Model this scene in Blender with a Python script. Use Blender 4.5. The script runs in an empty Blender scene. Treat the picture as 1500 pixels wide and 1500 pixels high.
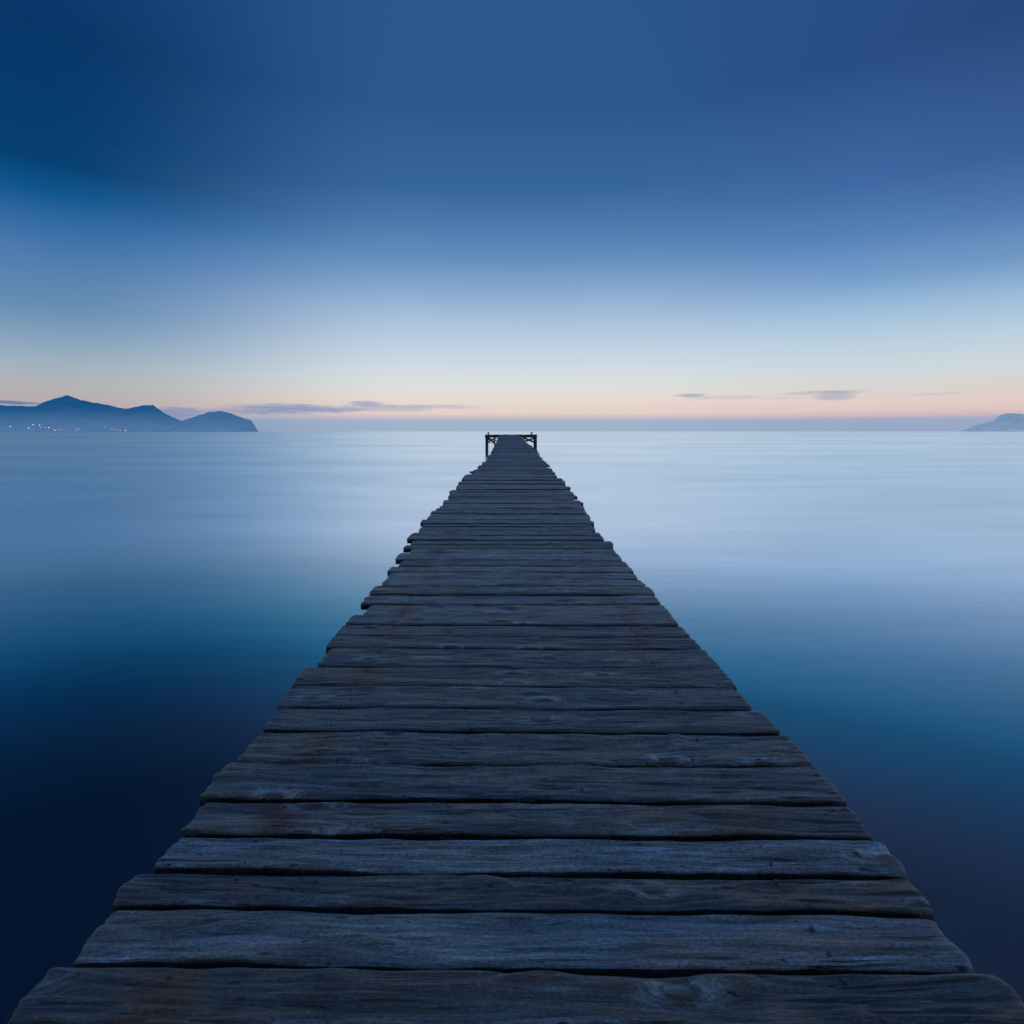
import bpy, bmesh, math, random
from mathutils import Vector, noise
random.seed(7)
scn = bpy.context.scene
C = scn.collection
R = math.radians
F = 850.0 / 1500.0          # focal length / picture width
CAM_Z = 1.96                # eye height above the water (z = 0)

# ------------------------------------------------------------------ helpers
def link(name, me, mat=None, parent=None, loc=(0, 0, 0), smooth=True):
    o = bpy.data.objects.new(name, me)
    C.objects.link(o)
    o.location = loc
    if mat: me.materials.append(mat)
    if smooth:
        me.polygons.foreach_set('use_smooth', [True] * len(me.polygons))
    if parent: o.parent = parent
    return o

def mesh(name, vs, fs, seeds=None):
    me = bpy.data.meshes.new(name)
    me.from_pydata(vs, [], fs)
    me.update()
    if seeds is not None:
        a = me.attributes.new('seed', 'FLOAT', 'POINT')
        a.data.foreach_set('value', seeds if isinstance(seeds, list) else [seeds] * len(vs))
    return me

def interp(tab, z):
    if z <= tab[0][0]: return tab[0][1]
    for (a, va), (b, vb) in zip(tab, tab[1:]):
        if z <= b:
            t = (z - a) / (b - a)
            return va + (vb - va) * t
    return tab[-1][1]

def smoothtab(tab, z, w=0.06):
    d = max(.25, z * w)
    return sum(interp(tab, z + k * d) for k in (-1, -.5, 0, .5, 1)) / 5

# deck: depth of the walking surface below the eye, against distance
H = [(0, 1.15), (5.0, 1.15), (5.8, 1.13), (6.5, 1.105), (7.1, 1.084), (8.2, 1.044), (9.4, 1.0), (10.8, .985), (12.1, .972),
     (14.2, .992), (16.4, 1.02), (19.6, 1.03), (23.3, .975), (26, .892), (31, .80), (38, .71), (44, .62), (49, .42), (52, .31), (60, .30)]
def deck(y): return CAM_Z - smoothtab(H, y)
# measured edges of the deck further out (distance, left, right)
EL = [(4.9, -1.0), (5.8, -1.02), (6.46, -1.08), (7.1, -1.05), (8.2, -1.0), (9.4, -1.0), (10.8, -.99), (12.1, -1.0), (14.2, -1.0), (16.4, -.93),
      (19.6, -.92), (23.3, -.90), (26, -.86), (31, -.92), (40, -1.02), (52, -1.12)]
ER = [(4.9, .99), (5.8, .99), (6.46, .93), (7.1, .95), (8.2, .99), (9.4, .985), (10.8, 1.0), (12.1, 1.0), (14.2, 1.0), (16.4, 1.07),
      (19.6, 1.08), (23.3, 1.10), (26, 1.13), (31, 1.06), (40, .88), (52, .74)]

# ------------------------------------------------------------------ node helper
class N:
    def __init__(s, tree): s.t = tree; s.n = tree.nodes; s.l = tree.links
    def new(s, typ, **kw):
        nd = s.n.new(typ)
        for k, v in kw.items(): setattr(nd, k, v)
        return nd
    def put(s, sock, v):
        if isinstance(v, bpy.types.NodeSocket): s.l.new(v, sock)
        elif v is not None: sock.default_value = v
    def m(s, op, a, b=None, c=None, clamp=False):
        nd = s.new('ShaderNodeMath', operation=op, use_clamp=clamp)
        s.put(nd.inputs[0], a)
        if b is not None: s.put(nd.inputs[1], b)
        if c is not None: s.put(nd.inputs[2], c)
        return nd.outputs[0]
    def vm(s, op, a, b=None):
        nd = s.new('ShaderNodeVectorMath', operation=op)
        s.put(nd.inputs[0], a)
        if b is not None: s.put(nd.inputs[1], b)
        return nd.outputs[0]
    def mix(s, f, a, b, mode='MIX'):
        nd = s.new('ShaderNodeMix', data_type='RGBA', blend_type=mode)
        s.put(nd.inputs[0], f); s.put(nd.inputs[6], a); s.put(nd.inputs[7], b)
        return nd.outputs[2]
    def noise(s, vec, scale, detail=4, rough=.5, dist=0, out=0):
        nd = s.new('ShaderNodeTexNoise')
        s.put(nd.inputs['Vector'], vec); nd.inputs['Scale'].default_value = scale
        nd.inputs['Detail'].default_value = detail; nd.inputs['Roughness'].default_value = rough
        nd.inputs['Distortion'].default_value = dist
        return nd.outputs[out]
    def ramp(s, f, stops, interp='LINEAR'):
        nd = s.new('ShaderNodeValToRGB'); cr = nd.color_ramp; cr.interpolation = interp
        while len(cr.elements) < len(stops): cr.elements.new(.5)
        for e, (p, c) in zip(cr.elements, stops):
            e.position = p; e.color = (*c, 1) if not isinstance(c, (int, float)) else (c, c, c, 1)
        s.put(nd.inputs[0], f)
        return nd.outputs[0]
    def sstep(s, v, a, b, lo=0, hi=1):
        nd = s.new('ShaderNodeMapRange', interpolation_type='SMOOTHSTEP')
        s.put(nd.inputs[0], v)
        for i, x in zip((1, 2, 3, 4), (a, b, lo, hi)): s.put(nd.inputs[i], x)
        return nd.outputs[0]
    def xyz(s, v):
        nd = s.new('ShaderNodeSeparateXYZ'); s.put(nd.inputs[0], v); return nd.outputs
    def vec(s, x, y, z):
        nd = s.new('ShaderNodeCombineXYZ')
        for i, v in enumerate((x, y, z)): s.put(nd.inputs[i], v)
        return nd.outputs[0]
def mat(name):
    m = bpy.data.materials.new(name); m.use_nodes = True
    return m, N(m.node_tree), m.node_tree.nodes['Principled BSDF']
def lin(r, g, b):
    f = lambda c: (c / 255) / 12.92 if c / 255 <= .04045 else ((c / 255 + .055) / 1.055) ** 2.4
    return (f(r), f(g), f(b))

# ------------------------------------------------------------------ sky (world)
w = bpy.data.worlds.new("World"); scn.world = w; w.use_nodes = True
n = N(w.node_tree)
bg = w.node_tree.nodes['Background']
tc = n.new('ShaderNodeTexCoord')
X, Y, Z = n.xyz(tc.outputs['Generated'])
az = n.m('ARCTAN2', X, Y)                       # 0 = along the pier, + to the right
hor = n.m('SQRT', n.m('ADD', n.m('MULTIPLY', X, X), n.m('MULTIPLY', Y, Y)))
el = n.m('ARCTAN2', Z, hor)
# elevation in degrees, softly broken up so that the bands are not ruled lines
streak = n.noise(n.vec(n.m('MULTIPLY', az, 1.1), n.m('MULTIPLY', el, 10), 0.0), 1.6, 4, .55)
eld = n.m('MULTIPLY', el, 57.2958)
side = n.m('MULTIPLY', n.m('ABSOLUTE', az), n.m('ABSOLUTE', az))
wob = n.m('MULTIPLY', n.m('SUBTRACT', streak, .5), n.sstep(eld, 1.5, 12, 0, .7))
eg = n.m('ADD', n.m('ADD', eld, wob), n.m('MULTIPLY', side, n.sstep(eld, 2, 20, 0, .8)))
t = n.m('DIVIDE', eg, 90, clamp=True)
def deg(stops): return [(a / 90, lin(*c)) for a, c in stops]
mid = deg([(0, (160, 179, 203)), (1.0, (162, 179, 203)), (1.35, (196, 190, 200)), (1.7, (228, 206, 201)), (2.6, (230, 214, 204)), (3.5, (227, 221, 213)),
           (5.0, (218, 223, 225)), (6.6, (205, 217, 227)), (8.6, (190, 207, 226)), (10.6, (172, 194, 220)), (13.6, (136, 168, 207)), (16.6, (98, 141, 188)), (19.5, (76, 120, 173)), (22.5, (56, 103, 156)),
           (29, (44, 88, 144)), (38, (44, 85, 141)), (58, (84, 118, 166)), (90, (98, 132, 176))])
lef = deg([(0, (116, 143, 180)), (.9, (122, 146, 182)), (1.25, (144, 154, 184)), (1.6, (176, 166, 180)), (2.3, (182, 172, 174)), (3.7, (178, 179, 184)),
           (5.4, (158, 177, 191)), (7.7, (128, 159, 187)), (9.7, (104, 142, 180)), (12.7, (84, 127, 176)), (15.7, (54, 109, 166)), (18.2, (16, 86, 142)),
           (20.5, (6, 64, 114)), (29, (8, 54, 104)), (38, (22, 66, 120)), (58, (84, 118, 166)), (90, (98, 132, 176))])
rig = deg([(0, (150, 170, 198)), (.9, (154, 170, 198)), (1.2, (176, 174, 194)), (1.5, (220, 194, 192)), (2.3, (228, 205, 198)), (3.7, (217, 212, 209)),
           (5.2, (206, 216, 222)), (7.7, (186, 208, 224)), (10.3, (156, 189, 219)), (13, (117, 157, 202)), (16.7, (84, 127, 183)), (20.5, (64, 104, 162)),
           (29, (42, 78, 132)), (38, (42, 80, 134)), (58, (84, 118, 166)), (90, (98, 132, 176))])
cm = n.ramp(t, mid); cl = n.ramp(t, lef); cr_ = n.ramp(t, rig)
col = n.mix(n.sstep(az, R(-9), R(-39)), cm, cl)
col = n.mix(n.sstep(az, R(8), R(32)), col, cr_)
col = n.mix(n.m('MULTIPLY', n.sstep(az, R(30), R(44)), n.sstep(eld, 8, 20, .1, 1)), col, n.mix(1.0, col, (.86, .85, .87, 1), 'MULTIPLY'))
# the sky behind the camera is a little rosier
back = n.sstep(n.m('ABSOLUTE', az), R(60), R(150), 0, 1)
col = n.mix(back, col, n.mix(1.0, col, (1.25, 1.0, .86, 1), 'MULTIPLY'))
# low cloud strips: (azimuth px, drop px) -> degrees
cn = n.noise(n.vec(n.m('MULTIPLY', az, 14), n.m('MULTIPLY', el, 130), 3.0), 1.0, 5, .6)
cn2 = n.noise(n.vec(n.m('MULTIPLY', az, 45), n.m('MULTIPLY', el, 400), 9.0), 1.0, 3, .6)
def cloud(px, py, wpx, hpx, dens, colr, under=1.0):
    """an elongated cloud around picture column px, row py of the 1500 px photograph"""
    global col
    dx = px - 750; a0 = math.atan2(dx, 850); e0 = math.atan2(632 - py, math.hypot(dx, 850))
    k = math.cos(a0)
    da = n.m('DIVIDE', n.m('SUBTRACT', az, a0), wpx * k * k / 850)
    de = n.m('DIVIDE', n.m('SUBTRACT', el, e0), hpx * k / 850)
    de = n.m('MULTIPLY', de, n.m('ADD', 1.0, n.m('MULTIPLY', n.m('LESS_THAN', de, 0.0), under - 1.0)))
    r = n.m('ADD', n.m('MULTIPLY', da, da), n.m('MULTIPLY', de, de))
    r = n.m('ADD', r, n.m('MULTIPLY', n.m('SUBTRACT', cn, .5), 2.3))
    r = n.m('ADD', r, n.m('MULTIPLY', n.m('SUBTRACT', cn2, .5), 1.3))
    f = n.m('MULTIPLY', n.sstep(r, 1.35, -.1), dens)
    col = n.mix(f, col, (*lin(*colr), 1))
cloud(425, 599, 112, 8, .85, (128, 148, 186))
cloud(340, 603, 60, 5, .55, (138, 152, 188))
cloud(560, 597, 85, 6, .65, (165, 168, 196))
cloud(535, 591, 26, 5, .7, (158, 164, 192))
cloud(640, 596, 80, 3.6, .6, (175, 175, 198))
cloud(260, 604, 48, 8, .75, (118, 142, 184))
cloud(25, 590, 45, 2.8, .9, (92, 120, 160))
cloud(0, 588, 30, 2.0, .7, (100, 122, 160))
cloud(1012, 579, 26, 3.2, .75, (160, 165, 186))
cloud(1060, 582, 60, 3, .5, (186, 184, 196))
cloud(1210, 575, 66, 3.5, .85, (170, 172, 190))
cloud(1218, 580, 34, 7, .75, (176, 177, 194))
cloud(1370, 577, 45, 2.2, .5, (188, 184, 194))
cloud(1150, 583, 50, 2, .4, (196, 188, 194))
# faint high veil
veil = n.noise(n.vec(n.m('MULTIPLY', az, 2.0), n.m('MULTIPLY', el, 16), 5.0), 1.2, 4, .55)
col = n.mix(n.m('MULTIPLY', n.sstep(veil, .5, .78), n.m('MULTIPLY', n.m('MULTIPLY', n.sstep(eld, 4, 9), n.sstep(eld, 24, 13)), .07)), col, (*lin(168, 172, 200), 1))
n.put(bg.inputs['Color'], col)
bg.inputs['Strength'].default_value = 1.0

# ------------------------------------------------------------------ sea
m_sea, n, p = mat('long_exposure_sea')
geo = n.new('ShaderNodeNewGeometry'); P = geo.outputs['Position']
px, py, pz = n.xyz(P)
dist = n.m('SQRT', n.m('ADD', n.m('MULTIPLY', px, px), n.m('MULTIPLY', py, py)))
lg = n.m('LOGARITHM', n.m('MAXIMUM', py, 1.0), 2.718)
azs = n.m('ARCTAN2', px, py)
# long soft wind lanes, wider than deep
lane = n.noise(n.vec(n.m('MULTIPLY', azs, 1.6), n.m('MULTIPLY', lg, 3.4), 0.0), 1.6, 5, .55, .3)
lane2 = n.noise(n.vec(n.m('MULTIPLY', px, .10), n.m('MULTIPLY', py, .9), 3.0), 1.0, 4, .55, .5)
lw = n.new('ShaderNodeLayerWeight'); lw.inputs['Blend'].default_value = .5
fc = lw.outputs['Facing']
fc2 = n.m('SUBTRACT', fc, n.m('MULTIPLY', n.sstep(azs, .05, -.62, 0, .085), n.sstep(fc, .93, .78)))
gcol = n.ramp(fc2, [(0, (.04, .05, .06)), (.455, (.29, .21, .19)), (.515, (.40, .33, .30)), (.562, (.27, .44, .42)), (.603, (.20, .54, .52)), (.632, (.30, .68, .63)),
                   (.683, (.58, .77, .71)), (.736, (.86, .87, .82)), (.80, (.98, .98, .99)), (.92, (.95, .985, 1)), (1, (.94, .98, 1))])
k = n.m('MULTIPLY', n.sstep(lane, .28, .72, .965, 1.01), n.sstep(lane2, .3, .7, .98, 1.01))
k = n.m('MULTIPLY', k, n.sstep(azs, -.62, -.08, .82, 1.11))          # reflection brightness painted by bearing: dimmed far left, boosted ahead and right
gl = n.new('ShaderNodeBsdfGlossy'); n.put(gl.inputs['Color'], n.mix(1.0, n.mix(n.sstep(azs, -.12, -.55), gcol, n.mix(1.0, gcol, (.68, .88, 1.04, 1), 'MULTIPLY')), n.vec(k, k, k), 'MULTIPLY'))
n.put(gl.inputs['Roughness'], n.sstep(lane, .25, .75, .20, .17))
df = n.new('ShaderNodeBsdfDiffuse'); df.inputs['Color'].default_value = (.02, .12, .20, 1)
b = n.new('ShaderNodeBump'); b.inputs['Strength'].default_value = .035; b.inputs['Distance'].default_value = .05
hgt = n.noise(n.vec(n.m('MULTIPLY', px, .5), n.m('MULTIPLY', py, 2.2), 0.0), 1.0, 4, .55, .4)
n.put(b.inputs['Height'], hgt)
# at grazing angles only the wave faces turned towards the eye are seen: lean the normal that way
inc = geo.outputs['Incoming']
ih = n.vm('MULTIPLY', inc, (1, 1, 0))
lean = n.sstep(fc, .80, .97, 0, .042)
nn_ = n.vm('NORMALIZE', n.vm('ADD', b.outputs[0], n.vm('MULTIPLY', ih, n.vec(lean, lean, lean))))
n.put(gl.inputs['Normal'], nn_)
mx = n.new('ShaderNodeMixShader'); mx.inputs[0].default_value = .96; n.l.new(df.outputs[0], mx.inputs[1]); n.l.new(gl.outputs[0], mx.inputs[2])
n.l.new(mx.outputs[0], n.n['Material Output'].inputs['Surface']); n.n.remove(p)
S = 60000
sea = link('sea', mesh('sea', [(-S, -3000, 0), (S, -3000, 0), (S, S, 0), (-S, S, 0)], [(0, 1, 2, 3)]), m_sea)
sea['kind'] = 'structure'

# ------------------------------------------------------------------ far hills
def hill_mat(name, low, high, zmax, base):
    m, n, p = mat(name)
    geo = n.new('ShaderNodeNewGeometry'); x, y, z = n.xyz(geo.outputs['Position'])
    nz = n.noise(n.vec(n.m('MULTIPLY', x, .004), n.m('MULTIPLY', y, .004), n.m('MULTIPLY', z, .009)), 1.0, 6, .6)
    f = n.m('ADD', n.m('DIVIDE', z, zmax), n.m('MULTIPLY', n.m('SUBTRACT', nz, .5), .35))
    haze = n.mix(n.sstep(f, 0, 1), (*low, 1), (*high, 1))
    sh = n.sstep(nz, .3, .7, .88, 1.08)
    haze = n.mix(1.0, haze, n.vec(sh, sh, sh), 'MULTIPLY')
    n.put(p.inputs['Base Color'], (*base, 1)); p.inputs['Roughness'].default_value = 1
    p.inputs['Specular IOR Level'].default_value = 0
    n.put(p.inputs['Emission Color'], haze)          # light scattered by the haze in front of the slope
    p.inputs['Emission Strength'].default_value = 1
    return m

def hill(name, prof, D, mat_, depth, hz=632.0, seed=0.0):
    """terrain with the ridge line of prof (photo columns, rows) at distance D, sloping down to the shore in front and behind"""
    xs = [a for a, b in prof]; x0, x1 = xs[0], xs[-1]
    nx = int(max(60, (x1 - x0) * .9)); rows = 13
    vs, fs = [], []
    for i in range(nx + 1):
        px_ = x0 + (x1 - x0) * i / nx
        top = (hz - interp(prof, px_)) / 850 * D
        X = (px_ - 750) / 850 * D
        top = max(0, top + (noise.noise(Vector((px_ * .13, seed, 0))) * .025 + noise.noise(Vector((px_ * .45, seed, 7))) * .012) * min(top, 250))
        for j in range(rows):
            v = j / (rows - 1)                                # 0 front shore, .5 ridge, 1 back
            s = 1 - abs(v - .5) * 2
            g = s ** .85
            k = noise.fractal(Vector((X * .0022, v * 5 + seed, seed)), 1.0, 2.0, 4) * .22 * (1 if 0 < s < .99 else 0)
            yy = D + (v - .5) * depth * (.4 + top / (.06 * D + 1))
            q = yy / D
            vs.append((X * (1 + (q - 1)), yy, max(-2, top * g * (1 + k * .35) * (1 if s < .99 else q) - (4 if s == 0 else 0))))
    for i in range(nx):
        for j in range(rows - 1):
            a = i * rows + j; fs.append((a, a + rows, a + rows + 1, a + 1))
    o = link(name, mesh(name, vs, fs), mat_, smooth=True)
    o['kind'] = 'structure'
    return o
def zp(pts, s=3.75, ox=0, oy=560): return [(ox + a / s, oy + b / s) for a, b in pts]
main = [(-1700, 632), (-1500, 618), (-1250, 598), (-1000, 606), (-800, 590), (-600, 600), (-420, 610), (-300, 600), (-200, 606), (-110, 588), (-50, 592)] + zp([(0, 125), (190, 130), (250, 105), (300, 87), (345, 77), (366, 69), (378, 69), (400, 79), (440, 95), (500, 109), (600, 124), (650, 138), (690, 146),
        (730, 136), (790, 126), (838, 124), (860, 137), (900, 167), (950, 191), (1000, 211), (1080, 240), (1150, 272)])
head = zp([(880, 272), (940, 235), (990, 212), (1050, 194), (1100, 177), (1150, 161), (1215, 156), (1260, 166), (1300, 182), (1350, 199), (1380, 207), (1400, 237), (1421, 272)])
cape = [(1405, 632.4), (1412, 630), (1427, 623.5), (1456, 616), (1465, 608), (1478, 605), (1494, 606), (1520, 612), (1560, 603), (1640, 600), (1720, 620), (1800, 632)]
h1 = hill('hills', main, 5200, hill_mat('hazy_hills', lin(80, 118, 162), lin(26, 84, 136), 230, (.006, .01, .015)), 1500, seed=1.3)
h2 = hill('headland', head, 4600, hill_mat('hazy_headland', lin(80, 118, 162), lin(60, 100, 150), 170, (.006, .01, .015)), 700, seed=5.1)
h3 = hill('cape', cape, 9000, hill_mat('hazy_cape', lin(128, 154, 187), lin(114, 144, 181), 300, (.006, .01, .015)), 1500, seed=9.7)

# lights of the town on the far shore
def emis(name, c, s):
    m, n, p = mat(name)
    p.inputs['Base Color'].default_value = (*c, 1); p.inputs['Emission Color'].default_value = (*c, 1)
    p.inputs['Emission Strength'].default_value = s
    return m
m_warm = emis('warm_lamp_glow', (1, .60, .36), 1.5)
m_white = emis('white_lamp_glow', (1, .80, .62), 2.2)
m_dim = emis('dim_lamp_glow', (.9, .62, .58), .62)
m_pole, n_, p_ = mat('dark_painted_steel'); p_.inputs['Base Color'].default_value = (.03, .035, .04, 1)
def lantern_mesh():
    bm = bmesh.new()
    prof = [(0, 1.0), (.62, .7), (1.0, .05), (.85, -.55), (.4, -.95), (0, -1.0)]
    rings = []
    for r, z in prof:
        rings.append([bm.verts.new((r * math.cos(k * math.pi / 4), r * math.sin(k * math.pi / 4), z)) for k in range(8)] if r else [bm.verts.new((0, 0, z))])
    for a, b_ in zip(rings, rings[1:]):
        for k in range(8):
            q = [a[k % len(a)], a[(k + 1) % len(a)], b_[(k + 1) % len(b_)], b_[k % len(b_)]]
            bm.faces.new(list(dict.fromkeys(q)))
    me = bpy.data.meshes.new('lantern'); bm.to_mesh(me); bm.free(); return me
lights = [(0, 446, 2, 'd'), (0, 484, 4, 'w'), (68, 446, 3, 'd'), (62, 503, 4, 'd'), (116, 484, 6, 'h'), (123, 509, 2.5, 'd'), (190, 509, 2, 'd'), (222, 510, 2, 'd'), (197, 465, 1.5, 'd'),
          (305, 493, 4, 'w'), (318, 502, 5, 'h'), (347, 507, 3, 'd'), (366, 463, 6, 'h'), (437, 467, 6, 'h'), (449, 496, 5, 'w'), (456, 526, 3, 'd'), (500, 496, 5, 'w'), (538, 494, 6, 'h'),
          (575, 518, 4, 'd'), (602, 520, 6, 'w'), (606, 530, 5, 'w'), (628, 524, 3, 'd'), (648, 478, 4, 'd'), (649, 514, 4, 'h'), (682, 527, 5, 'w'), (740, 528, 2.5, 'd'), (762, 528, 2, 'd'), (820, 496, 3, 'd'),
          (838, 521, 6, 'w'), (869, 507, 5, 'w'), (968, 522, 2, 'd'), (1153, 490, 4, 'w'), (1120, 522, 2, 'd'), (1229, 508, 4, 'w'), (1233, 521, 4, 'w'), (1255, 513, 3, 'w'), (1275, 518, 5, 'w'),
          (1297, 523, 4, 'w'), (1322, 526, 4, 'w'), (1368, 522, 4, 'd'), (1384, 537, 6, 'h'), (1628, 528, 3, 'd'), (1645, 522, 4, 'd'), (1655, 530, 3, 'd'), (2597, 507, 3, 'w')]
from mathutils.bvhtree import BVHTree
from mathutils import Matrix
bvh = [BVHTree.FromPolygons([v.co.copy() for v in h.data.vertices], [tuple(q.vertices) for q in h.data.polygons]) for h in (h1, h2)]
for k, (a, b_, s, kind) in enumerate(lights):
    px_, row = a / 7.5 + 0.6, 560 + b_ / 7.5
    base = None; rr_ = min(row + 1.4, 631.2)
    for t_ in bvh:                                     # stand each lamp on the slope
        hit = t_.ray_cast(Vector((0, 0, CAM_Z)), Vector(((px_ - 750) / 850, 1, (632 - rr_) / 850)).normalized())[0]
        if hit and (base is None or hit.y < base.y): base = hit
    if base is None: base = Vector(((px_ - 750) / 850 * 4200, 4200, 2))
    D = base.y
    r = s / 7.5 / 850 * D * .62
    hh = max(3.0, (632 - row) / 850 * D - base.z)
    e = bpy.data.objects.new('shore_light', None); C.objects.link(e)
    e.location = base
    me = lantern_mesh(); me.transform(Matrix.Scale(r, 4))
    link('lantern', me, {'w': m_warm, 'h': m_white, 'd': m_dim}[kind], e, (0, -r - 3, hh))
    pr = .25
    link('pole', mesh('pole', [(pr * math.cos(q * math.pi / 3), pr * math.sin(q * math.pi / 3) - r - 3, zz) for zz in (-6, hh - r * .9) for q in range(6)],
         [(q, (q + 1) % 6, 6 + (q + 1) % 6, 6 + q) for q in range(6)]), m_pole, e)
    e['category'] = 'light'
    if a > 2000:
        e['label'] = 'single small light low on the separate headland at the end of the hills'
    elif kind == 'h':
        e['label'] = 'bright yellowish light shining on the far shore below the hills'; e['group'] = 'bright lights of the town on the far shore'
    elif kind == 'w':
        e['label'] = 'small warm orange light on the far shore below the hills'; e['group'] = 'warm lights of the town on the far shore'
    else:
        e['label'] = 'faint dim pinkish light on the far shore below the hills'; e['group'] = 'dim lights of the town on the far shore'

# ------------------------------------------------------------------ weathered wood
def wood(name, tone=1.0, stains=True):
    m, n, p = mat(name)
    tcn = n.new('ShaderNodeTexCoord'); O = tcn.outputs['Object']
    at = n.new('ShaderNodeAttribute', attribute_name='seed'); sd = at.outputs['Fac']
    ox, oy, oz = n.xyz(O)
    sx = n.m('ADD', ox, n.m('MULTIPLY', sd, 37.3)); sy = n.m('ADD', oy, n.m('MULTIPLY', sd, 11.7)); sz = n.m('ADD', oz, n.m('MULTIPLY', sd, 5.1))
    # knots: the grain flows round them
    kv = n.new('ShaderNodeTexVoronoi', voronoi_dimensions='2D'); kw = n.noise(n.vec(n.m('MULTIPLY', sx, 12), n.m('MULTIPLY', sy, 30), sd), 1.0, 2, .5)
    n.put(kv.inputs['Vector'], n.vec(n.m('ADD', n.m('MULTIPLY', sx, 2.0), n.m('MULTIPLY', kw, .10)), n.m('ADD', n.m('MULTIPLY', sy, 5.2), n.m('MULTIPLY', kw, .12)), 0.0))
    kv.inputs['Scale'].default_value = 1.0; kv.inputs['Randomness'].default_value = 1.0
    kd = kv.outputs['Distance']
    kon = n.m('GREATER_THAN', n.xyz(kv.outputs['Color'])[0], .45)
    knot = n.m('MULTIPLY', n.sstep(kd, .26, .03), kon)
    kcore = n.m('MULTIPLY', n.sstep(kd, .085, .045), kon); khalo = n.m('MULTIPLY', n.m('MULTIPLY', n.sstep(kd, .24, .12), n.sstep(kd, .07, .12)), kon)
    low = n.noise(n.vec(n.m('MULTIPLY', sx, 1.4), n.m('MULTIPLY', sy, 5), sz), 1.0, 3, .5)
    warp = n.m('ADD', n.m('MULTIPLY', n.m('SUBTRACT', low, .5), .055), n.m('MULTIPLY', knot, .045))
    gy = n.m('ADD', sy, warp)
    g1 = n.noise(n.vec(n.m('MULTIPLY', sx, 2.0), n.m('MULTIPLY', gy, 60), n.m('MULTIPLY', sz, 8)), 1.0, 6, .7)
    g2 = n.noise(n.vec(n.m('MULTIPLY', sx, 9), n.m('MULTIPLY', gy, 230), n.m('MULTIPLY', sz, 8)), 1.0, 4, .7)
    cr = n.noise(n.vec(n.m('MULTIPLY', sx, 3.2), n.m('MULTIPLY', gy, 100), n.m('MULTIPLY', sz, 8)), 1.0, 3, .5)
    crack = n.m('MULTIPLY', n.sstep(cr, .60, .67), n.sstep(low, .40, .58))
    pat = n.noise(n.vec(n.m('MULTIPLY', sx, 3.5), n.m('MULTIPLY', sy, 9), sz), 1.0, 5, .6)
    fine = n.noise(n.vec(n.m('MULTIPLY', sx, 90), n.m('MULTIPLY', sy, 160), sz), 1.0, 3, .6)
    chip = n.sstep(n.noise(n.vec(n.m('MULTIPLY', sx, 16), n.m('MULTIPLY', sy, 60), sz), 1.0, 2, .5), .68, .74)
    fleck = n.sstep(n.noise(n.vec(n.m('MULTIPLY', sx, 11), n.m('MULTIPLY', sy, 46), n.m('ADD', sz, 9.0)), 1.0, 4, .6), .62, .76)
    gr = n.m('ADD', n.m('MULTIPLY', g1, .65), n.m('MULTIPLY', g2, .35))
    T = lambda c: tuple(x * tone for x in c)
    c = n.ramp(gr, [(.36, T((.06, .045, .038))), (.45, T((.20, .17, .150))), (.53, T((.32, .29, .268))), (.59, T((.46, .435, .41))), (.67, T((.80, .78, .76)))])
    c = n.mix(1.0, c, (.68, .86, 1.0, 1), "MULTIPLY")
    # per plank tone and tint
    hsh = n.m('FRACT', n.m('MULTIPLY', sd, 7.31)); hs2 = n.m('FRACT', n.m('MULTIPLY', sd, 3.77))
    c = n.mix(1.0, c, n.mix(hsh, (.55, .51, .48, 1), (1.46, 1.45, 1.45, 1)), 'MULTIPLY')
    c = n.mix(n.m('MULTIPLY', hs2, .75), c, n.mix(1.0, c, (1.25, .93, .76, 1), 'MULTIPLY'))
    c = n.mix(n.sstep(pat, .50, .72, 0, .45), c, n.mix(1.0, c, (1.5, 1.55, 1.6, 1), 'MULTIPLY'))      # pale bleached patches
    c = n.mix(n.sstep(pat, .46, .28, 0, .55), c, T((.10, .072, .058)) + (1,))
    big = n.noise(n.vec(n.m('MULTIPLY', sx, 1.7), n.m('MULTIPLY', sy, 6), n.m('ADD', sz, 20.0)), 1.0, 3, .55)
    c = n.mix(1.0, c, n.ramp(big, [(.32, (.52, .76, .92)), (.48, (.80, .95, 1.02)), (.60, (1.0, .98, .94)), (.74, (1.22, .95, .78))]), 'MULTIPLY')
    # rusty stains where the nails go into the beams below
    if stains:
        rr = n.m('ABSOLUTE', n.m('SUBTRACT', n.m('ABSOLUTE', ox), .70))
        rs = n.m('MULTIPLY', n.sstep(n.m('ADD', rr, n.m('MULTIPLY', n.m('SUBTRACT', pat, .5), .35)), .15, .0), n.m('MULTIPLY', n.sstep(hs2, .35, .8, .1, .95), n.sstep(n.noise(n.vec(n.m('MULTIPLY', sx, 3), sd, 0.0), 1.0, 1, .5), .4, .6)))
        c = n.mix(rs, c, T((.20, .075, .034)) + (1,))
    c = n.mix(n.m('MULTIPLY', khalo, n.sstep(gr, .40, .58, .1, .6)), c, T((.46, .50, .54)) + (1,))
    c = n.mix(n.m('MULTIPLY', kcore, .8), c, T((.07, .05, .04)) + (1,))
    c = n.mix(n.m('MULTIPLY', fleck, .55), c, T((.52, .58, .62)) + (1,))
    c = n.mix(n.m('MAXIMUM', n.m('MULTIPLY', crack, .9), n.m('MULTIPLY', chip, .85)), c, (.008, .007, .007, 1))
    c = n.mix(1.0, c, n.mix(n.sstep(fine, .3, .7), (.62, .62, .62, 1), (1.38, 1.38, 1.38, 1)), 'MULTIPLY')
    # shade between the planks painted into the colour: steep faces are darkened
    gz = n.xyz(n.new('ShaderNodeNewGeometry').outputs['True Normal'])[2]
    sd_ = n.sstep(gz, .25, .85, .10, 1)
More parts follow.
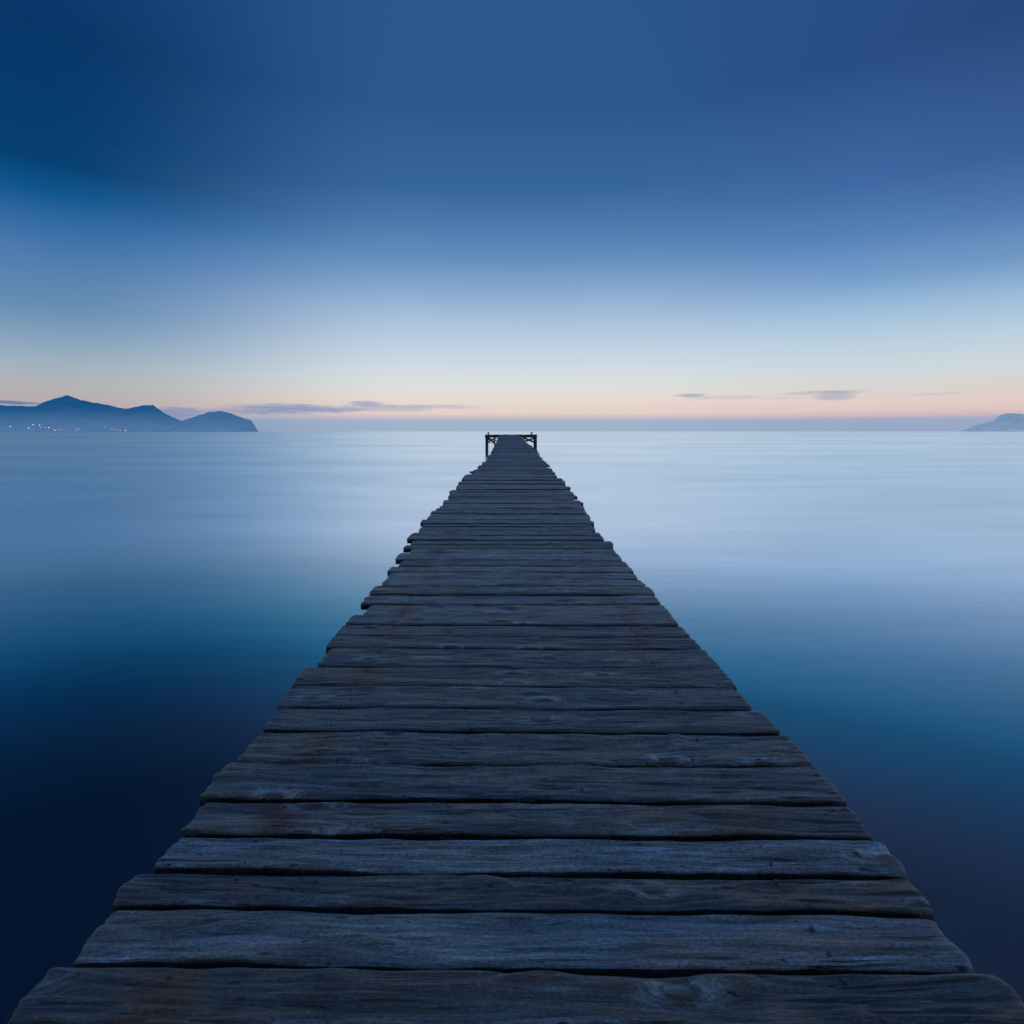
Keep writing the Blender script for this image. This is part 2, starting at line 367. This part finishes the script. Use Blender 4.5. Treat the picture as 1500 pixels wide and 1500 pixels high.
    c = n.mix(1.0, c, n.vec(sd_, sd_, sd_), 'MULTIPLY')
    n.put(p.inputs['Base Color'], c)
    n.put(p.inputs['Roughness'], n.sstep(gr, .35, .65, .42, .58))
    p.inputs['Specular IOR Level'].default_value = .9
    hh = n.m('ADD', n.m('MULTIPLY', g1, 1.0), n.m('MULTIPLY', g2, .35))
    hh = n.m('SUBTRACT', hh, n.m('MULTIPLY', n.m('MAXIMUM', crack, chip), .8))
    hh = n.m('ADD', hh, n.m('MULTIPLY', knot, 1.0)); hh = n.m('ADD', hh, n.m('MULTIPLY', pat, 1.1)); hh = n.m('ADD', hh, n.m('ADD', n.m('MULTIPLY', fine, .22), n.m('MULTIPLY', fleck, .3)))
    b = n.new('ShaderNodeBump'); b.inputs['Strength'].default_value = 1.0; b.inputs['Distance'].default_value = .016
    n.put(b.inputs['Height'], hh); n.l.new(b.outputs[0], p.inputs['Normal'])
    return m
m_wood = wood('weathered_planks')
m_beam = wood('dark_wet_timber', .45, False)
m_nail, n_, p_ = mat('rusted_iron'); p_.inputs['Base Color'].default_value = (.16, .13, .12, 1); p_.inputs['Metallic'].default_value = .6; p_.inputs['Roughness'].default_value = .55
m_iron, n, p_ = mat('dark_cast_iron')
tcn = n.new('ShaderNodeTexCoord'); n.put(p_.inputs['Base Color'], n.ramp(n.noise(tcn.outputs['Object'], 30, 4), [(.3, (.010, .010, .012)), (.7, (.035, .028, .025))])); p_.inputs['Roughness'].default_value = .6

# ------------------------------------------------------------------ plank geometry
def plank_data(cx, cy, cz, L0, L1, y0, y1, ztop, th, nx, ny, seed, rough, yaw, pitch=0., roll=0., bow=0.):
    """one plank lofted along x; local coordinates about (cx, cy, cz).  Returns verts, faces"""
    wid = y1 - y0; edge = min(.012, wid * .06)
    prof = []                                    # (y 0..wid, z, topness)
    for j in range(ny + 1):
        u = j / ny
        prof.append((u, 1))
    hi = len(prof)
    vs = []
    sides = [(wid + 0, -th * .30), (wid - .001, -th * .75), (wid - .008, -th), (wid * .5, -th - .0), (.008, -th), (.001, -th * .75), (0, -th * .30)] if ny > 3 else [(wid, -th * .8), (wid - .006, -th), (.006, -th), (0, -th * .8)]
    per = hi + len(sides)
    nf = noise.noise; fr = noise.fractal
    for i in range(nx + 1):
        s = i / nx
        # denser stations near the ends
        s = s + .0
        x = L0 + (L1 - L0) * s
        endd = min(x - L0, L1 - x)
        er = max(0, 1 - endd / .018); ez = er * er * .004
        for j in range(per):
            if j < hi:
                u = j / ny
                # gather rows towards the two worn edges
                u2 = .5 - .5 * math.cos(math.pi * u) if ny > 6 else u
                y = wid * u2
                de = min(y, wid - y)
                rr = max(0, 1 - de / (edge * (1.0 + .8 * nf(Vector((x * 3, seed * 9, 4))))))
                z = -rr * rr * edge * .75 - ez
                if rough:
                    a = fr(Vector((x * 2.1 + seed * 31, y * 16, seed * 7)), 1.0, 2.0, 4) * .0042
                    g = nf(Vector((x * 5.0 + seed * 17, y * 85 + 4 * nf(Vector((x * 2.2, y * 6, seed * 3))), seed * 3))) * .0032
                    k = nf(Vector((x * 6 + seed * 51, y * 17, seed * 13))); k = max(0, k - .45) * .022
                    z += (a + g + k) * rough * (1 - rr * .3)
            else:
                y, z = sides[j - hi]
                if z > -th * .5: z -= ez
            fr_w = (y / wid - .5) * 2                    # wobble of the long edges
            wob = (nf(Vector((x * 1.9 + seed * 5, seed * 19 + (8 if fr_w > 0 else 0), 1))) * .0055 + nf(Vector((x * 9 + seed * 5, seed * 23 + (8 if fr_w > 0 else 0), 1))) * .0022) * abs(fr_w) * (rough + .3)
            yy = y + wob
            xx = x + (nf(Vector((yy * 26, seed * 41, x // 10))) * .010 + fr_w * 0) * max(0, 1 - endd / .12) * (1 if rough else .4)
            if er > 0: xx += (-1 if x > 0 else 1) * .0
            cd = max(0, 1 - min(y, wid - y) / .03) * max(0, 1 - endd / .03)          # knocked-off corners
            xx += (-1 if s > .5 else 1) * cd * .005
            Y_ = y0 + yy - x * math.tan(yaw)
            Z_ = ztop + z + (yy - wid / 2) * pitch + x * roll + bow * (1 - (x / 1.0) ** 2)
            vs.append((xx - cx, Y_ - cy, Z_ - cz))
    fs = []
    for i in range(nx):
        for j in range(per):
            a = i * per + j; b = i * per + (j + 1) % per
            fs.append((a, a + per, b + per, b))
    fs.append(tuple(range(per))); fs.append(tuple(reversed(range(nx * per, (nx + 1) * per))))
    return vs, fs

# ------------------------------------------------------------------ the pier
pier = bpy.data.objects.new('wooden_pier', None); C.objects.link(pier)
pier['label'] = 'long narrow pier of weathered grey-blue planks running straight out over the calm sea'
pier['category'] = 'pier'
zof = lambda drop: 1.15 * 850 / drop
near = [  # front edge drop px, left end, right end of every near plank
    (1020, -.97, 1.01), (890, -.99, 1.03), (783, -.96, 1.0), (700, -.985, 1.02), (645, -.95, 1.035),
    (592, -.955, 1.035), (541, -.985, 1.045), (486, -.965, 1.045), (439, -.967, 1.03), (405, -.985, 1.0), (373, -1.003, 1.015), (346, -.955, 1.02), (317, -1.0, 1.012),
    (299, -1.004, 1.005), (283, -1.0, .995), (268, -.945, 1.005), (252, -1.018, 1.0), (238.5, -1.018, 1.015), (226, -.98, 1.0), (215.5, -.985, .99), (206, -1.03, 1.0), (197.5, -.975, 1.0),
    (188.5, -1.05, .985), (180, -1.0, 1.0)]
ys = [(zof(d), l, r) for d, l, r in near]
planks = []
for (a, l, r), (b, _, _) in zip(ys, ys[1:]): planks.append([a, b, l, r])
y = ys[-1][0]
bigstep = [5.58, 5.83, 6.32, 6.70, 7.55, 8.2, 8.75, 9.6, 10.4, 11.6]
while y < 51.9:
    wd = random.choice([.17, .2, .2, .22, .24, .27]) * (1 if y < 9 else 1.15)
    if y + wd > 51.75: wd = 52.0 - y
    ym = y + wd / 2
    jl = .05 if y < 12 else .075
    planks.append([y, y + wd, smoothtab(EL, ym, .02) + random.uniform(-jl, jl), smoothtab(ER, ym, .02) + random.uniform(-jl, jl)])
    y += wd
lab = {6: None}
fv, ff, fseed = [], [], []
for i, (a, b, l, r) in enumerate(planks):
    gap = random.choice([.009, .013, .016, .020]) if a < 6 else random.uniform(.010, .026)
    if any(abs(a - s) < .13 for s in bigstep): gap = .03
    if i in (6, 5): gap = .024
    if i in (16, 17, 11, 12, 13, 8): gap = .019
    seed = random.random() * 5 + i * .013
    ym = (a + b) / 2
    jz = random.uniform(-.004, .004) if ym < 6 else random.uniform(-.012, .010)
    pitch_deck = (deck(b) - deck(a)) / (b - a)
    pitch = pitch_deck + (random.uniform(-.015, .015) if ym < 6 else random.uniform(-.03, .03))
    zt = deck(ym) + jz
    yaw = R(.72) if ym < 6 else R(.5 + random.uniform(-.35, .35))
    roll = random.uniform(-.0025, .0025)
    th = random.uniform(.042, .052)
    if ym < 3.3: nx, ny, ro = 460, 40, 1.0
    elif ym < 6.5: nx, ny, ro = 220, 16, 1.0
    elif ym < 12: nx, ny, ro = 90, 8, .9
    elif ym < 22: nx, ny, ro = 40, 4, .8
    else: nx, ny, ro = 16, 3, .8
    if i < 5: ro = 1.0
    if i < 100:
        c = ((l + r) / 2, ym, zt)
        v, f = plank_data(0, ym, zt, l, r, a + gap / 2, b - gap / 2, zt, th, nx, ny, seed, ro * (1.5 if ym < 2.3 else 1.0), yaw, pitch, roll, random.uniform(-.004, .004))
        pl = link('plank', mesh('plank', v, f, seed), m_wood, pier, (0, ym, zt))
        if ym < 5.2:
            vv, nn = [], []
            for sx in (-.70, .70):
                for dy in (-.28, .26):
                    nxp = sx + random.uniform(-.025, .025); nyp = dy * (b - a) + random.uniform(-.01, .01) - nxp * math.tan(yaw)
                    rad = .0048; o0 = len(vv); zz = nyp * pitch + nxp * roll + .0035
                    for k in range(8): vv.append((nxp + rad * math.cos(k * math.pi / 4), nyp + rad * math.sin(k * math.pi / 4), zz - .008))
                    for k in range(8): vv.append((nxp + rad * math.cos(k * math.pi / 4), nyp + rad * math.sin(k * math.pi / 4), zz))
                    for k in range(8): nn.append((o0 + k, o0 + (k + 1) % 8, o0 + 8 + (k + 1) % 8, o0 + 8 + k))
                    nn.append(tuple(o0 + 8 + k for k in range(8)))
                    link('nail', mesh('nail', vv, nn), m_nail, pl, smooth=False)
                    vv, nn = [], []
    else:
        v, f = plank_data(0, 0, 0, l, r, a + gap / 2, b - gap / 2, zt, th, nx, ny, seed, ro, yaw, pitch, roll)
        o0 = len(fv); fv += v; ff += [tuple(q + o0 for q in t_) for t_ in f]; fseed += [seed] * len(v)
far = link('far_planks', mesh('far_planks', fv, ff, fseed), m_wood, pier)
far['kind'] = 'stuff'; far['label'] = 'distant narrow planks of the pier seen almost edge on'

def box_between(name, A, B, w_, h_, m, parent, seed=None, seg=1, wob=0.):
    """a squared timber from A to B"""
    A, B = Vector(A), Vector(B); d = (B - A).normalized()
    up = Vector((0, 0, 1)) if abs(d.z) < .95 else Vector((0, 1, 0))
    sd = d.cross(up).normalized(); up = sd.cross(d).normalized()
    c = .12; prof = [(-.5, -.5 + c), (-.5, .5 - c), (-.5 + c, .5), (.5 - c, .5), (.5, .5 - c), (.5, -.5 + c), (.5 - c, -.5), (-.5 + c, -.5)]
    vs, fs = [], []
    for i in range(seg + 1):
        q = A + (B - A) * i / seg
        k = 1 + wob * noise.noise(q * 2.0)
        for a, b in prof: vs.append(tuple(q + sd * a * w_ * k + up * b * h_ * k - A))
    for i in range(seg):
        for j in range(8):
            a = i * 8 + j; b = i * 8 + (j + 1) % 8
            fs.append((a, b, b + 8, a + 8))
    fs.append(tuple(reversed(range(8)))); fs.append(tuple(range(seg * 8, seg * 8 + 8)))
    return link(name, mesh(name, vs, fs, random.random() * 9 if seed is None else seed), m, parent, tuple(A), smooth=False)

def post(name, x, y, z0, z1, r, m, parent, lean=(0, 0)):
    vs, fs = [], []; k = 12; seg = 10; sd = random.random() * 50
    for i in range(seg + 1):
        t_ = i / seg; z = z0 + (z1 - z0) * t_
        for j in range(k):
            a = 2 * math.pi * j / k
            rr = r * (1.06 - .12 * t_) * (1 + .07 * noise.noise(Vector((math.cos(a) * 1.3 + sd, math.sin(a) * 1.3, z * 1.7))))
            vs.append((rr * math.cos(a) + lean[0] * t_, rr * math.sin(a) + lean[1] * t_, z))
    for i in range(seg):
        for j in range(k):
            a = i * k + j; b = i * k + (j + 1) % k; fs.append((a, b, b + k, a + k))
    fs.append(tuple(range(seg * k, seg * k + k)))
    return link(name, mesh(name, vs, fs, random.random() * 9), m, parent, (x, y, 0))

# beams under the planks
def stringer(x):
    vs, fs = [], []; pts = []
    yy = .2
    while yy < 52.2: pts.append(yy); yy += .5
    for i, q in enumerate(pts):
        zt = deck(q) - .066
        cx_ = x + (smoothtab(EL, q) + smoothtab(ER, q)) / 2 * (1 if q > 5 else 0)
        for a, b in ((-.05, 0), (.05, 0), (.05, -.17), (-.05, -.17)): vs.append((cx_ + a, q, zt + b))
    for i in range(len(pts) - 1):
        for j in range(4):
            a = i * 4 + j; b = i * 4 + (j + 1) % 4; fs.append((a, a + 4, b + 4, b))
    fs.append((0, 1, 2, 3)); fs.append(tuple(len(vs) - 4 + k for k in (3, 2, 1, 0)))
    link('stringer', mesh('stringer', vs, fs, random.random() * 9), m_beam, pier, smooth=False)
for x in (-.70, 0.02, .70): stringer(x)
yy = 1.6
while yy < 50:
    cx_ = (smoothtab(EL, yy) + smoothtab(ER, yy)) / 2 if yy > 5 else 0
    zt = deck(yy) - .066 - .172
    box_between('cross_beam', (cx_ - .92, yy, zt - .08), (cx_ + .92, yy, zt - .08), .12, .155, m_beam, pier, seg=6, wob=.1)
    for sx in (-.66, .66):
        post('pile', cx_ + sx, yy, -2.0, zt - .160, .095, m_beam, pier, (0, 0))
    yy += 3.6

# ------------------------------------------------------------------ T-shaped head of the pier
PY = 52.0
plat = bpy.data.objects.new('platform', None); C.objects.link(plat); plat.parent = pier
plat.location = (0, PY, 0); plat['label'] = 'wide wooden landing platform on tall legs across the end'
zt = CAM_Z - .300
k_ = PY / 850
XL, XR = -40.2 * k_, 37.2 * k_
# its planks run along the pier
vv, ff2, ss = [], [], []
x = XL; i = 0
while x < XR - .02:
    w_ = min(random.uniform(.16, .22), XR - x); hz = zt + random.uniform(-.012, .022); y0 = -.06 + random.uniform(-.04, .04) * 1
    o0 = len(vv)
    for a in (x + .006, x + w_ - .006):
        for b_ in (0.07 + y0, 3.2 + random.uniform(-.05, .05)):
            for c_ in (hz - .05, hz): vv.append((a, b_, c_))
    ff2 += [tuple(o0 + q for q in f_) for f_ in ((0, 1, 3, 2), (4, 6, 7, 5), (0, 4, 5, 1), (2, 3, 7, 6), (1, 5, 7, 3), (0, 2, 6, 4))]
    ss += [random.random() * 9] * 8; x += w_; i += 1
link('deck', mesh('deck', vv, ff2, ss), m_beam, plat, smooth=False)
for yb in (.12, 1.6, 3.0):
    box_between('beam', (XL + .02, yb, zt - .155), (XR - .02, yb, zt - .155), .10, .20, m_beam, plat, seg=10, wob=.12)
legs = {}
for nm, px_, yb, r in (('a', 712.3, .12, .082), ('b', 724.8, .35, .062), ('c', 767.6, .12, .062), ('d', 782.3, 1.6, .06), ('e', 785.4, .12, .075),
                       ('f', 714.2, 3.0, .08), ('g', 738, 3.0, .06), ('h', 757, 3.0, .06), ('i', 783.4, 3.0, .075), ('j', 740, .2, .06), ('k', 752, .2, .06)):
    x = (px_ - 750) / 850 * (PY + yb)
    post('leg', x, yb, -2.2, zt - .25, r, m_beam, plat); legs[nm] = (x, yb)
def br(A, za, B, zb, w_=.045):
    box_between('brace', (legs[A][0], legs[A][1] - .075, za), (legs[B][0], legs[B][1] - .075, zb), w_, w_ * 1.7, m_beam, plat)
br('a', 1.38, 'b', .98, .095); br('a', .90, 'b', 1.36, .06); br('a', .98, 'b', .90, .04)
br('c', 1.02, 'e', 1.40, .065); br('c', 1.38, 'e', .92, .095); br('c', 1.0, 'd', 1.38, .04)
br('b', 1.36, 'j', 1.1); br('k', 1.1, 'c', 1.36); br('f', 1.4, 'g', .8); br('h', .8, 'i', 1.4)
def bollard(px_):
    prof = [(.085, 0), (.09, .025), (.055, .04), (.048, .12), (.06, .15), (.105, .165), (.115, .195), (.08, .215), (0, .22)]
    vs, fs = [], []; k = 16
    for r, z in prof:
        for j in range(k): a = 2 * math.pi * j / k; vs.append((max(r, .001) * math.cos(a), max(r, .001) * math.sin(a), z))
    for i in range(len(prof) - 1):
        for j in range(k): a = i * k + j; b = i * k + (j + 1) % k; fs.append((a, b, b + k, a + k))
    link('mooring_bollard', mesh('mooring_bollard', vs, fs), m_iron, plat, ((px_ - 750) / 850 * (PY + .35), .35, zt + .015))
bollard(715.4); bollard(778.6)

# ------------------------------------------------------------------ camera
cam = bpy.data.cameras.new('camera'); co = bpy.data.objects.new('camera', cam); C.objects.link(co); scn.camera = co
cam.sensor_width = 36; cam.lens = 36 * F; cam.clip_start = .05; cam.clip_end = 200000
co.location = (0, 0, CAM_Z); co.rotation_euler = (R(90), 0, 0)
cam.shift_y = -(750 - 632) / 1500

scn.view_settings.view_transform = 'Standard'; scn.view_settings.look = 'None'; scn.view_settings.exposure = 0
scn.render.resolution_x = 1024; scn.render.resolution_y = 1024
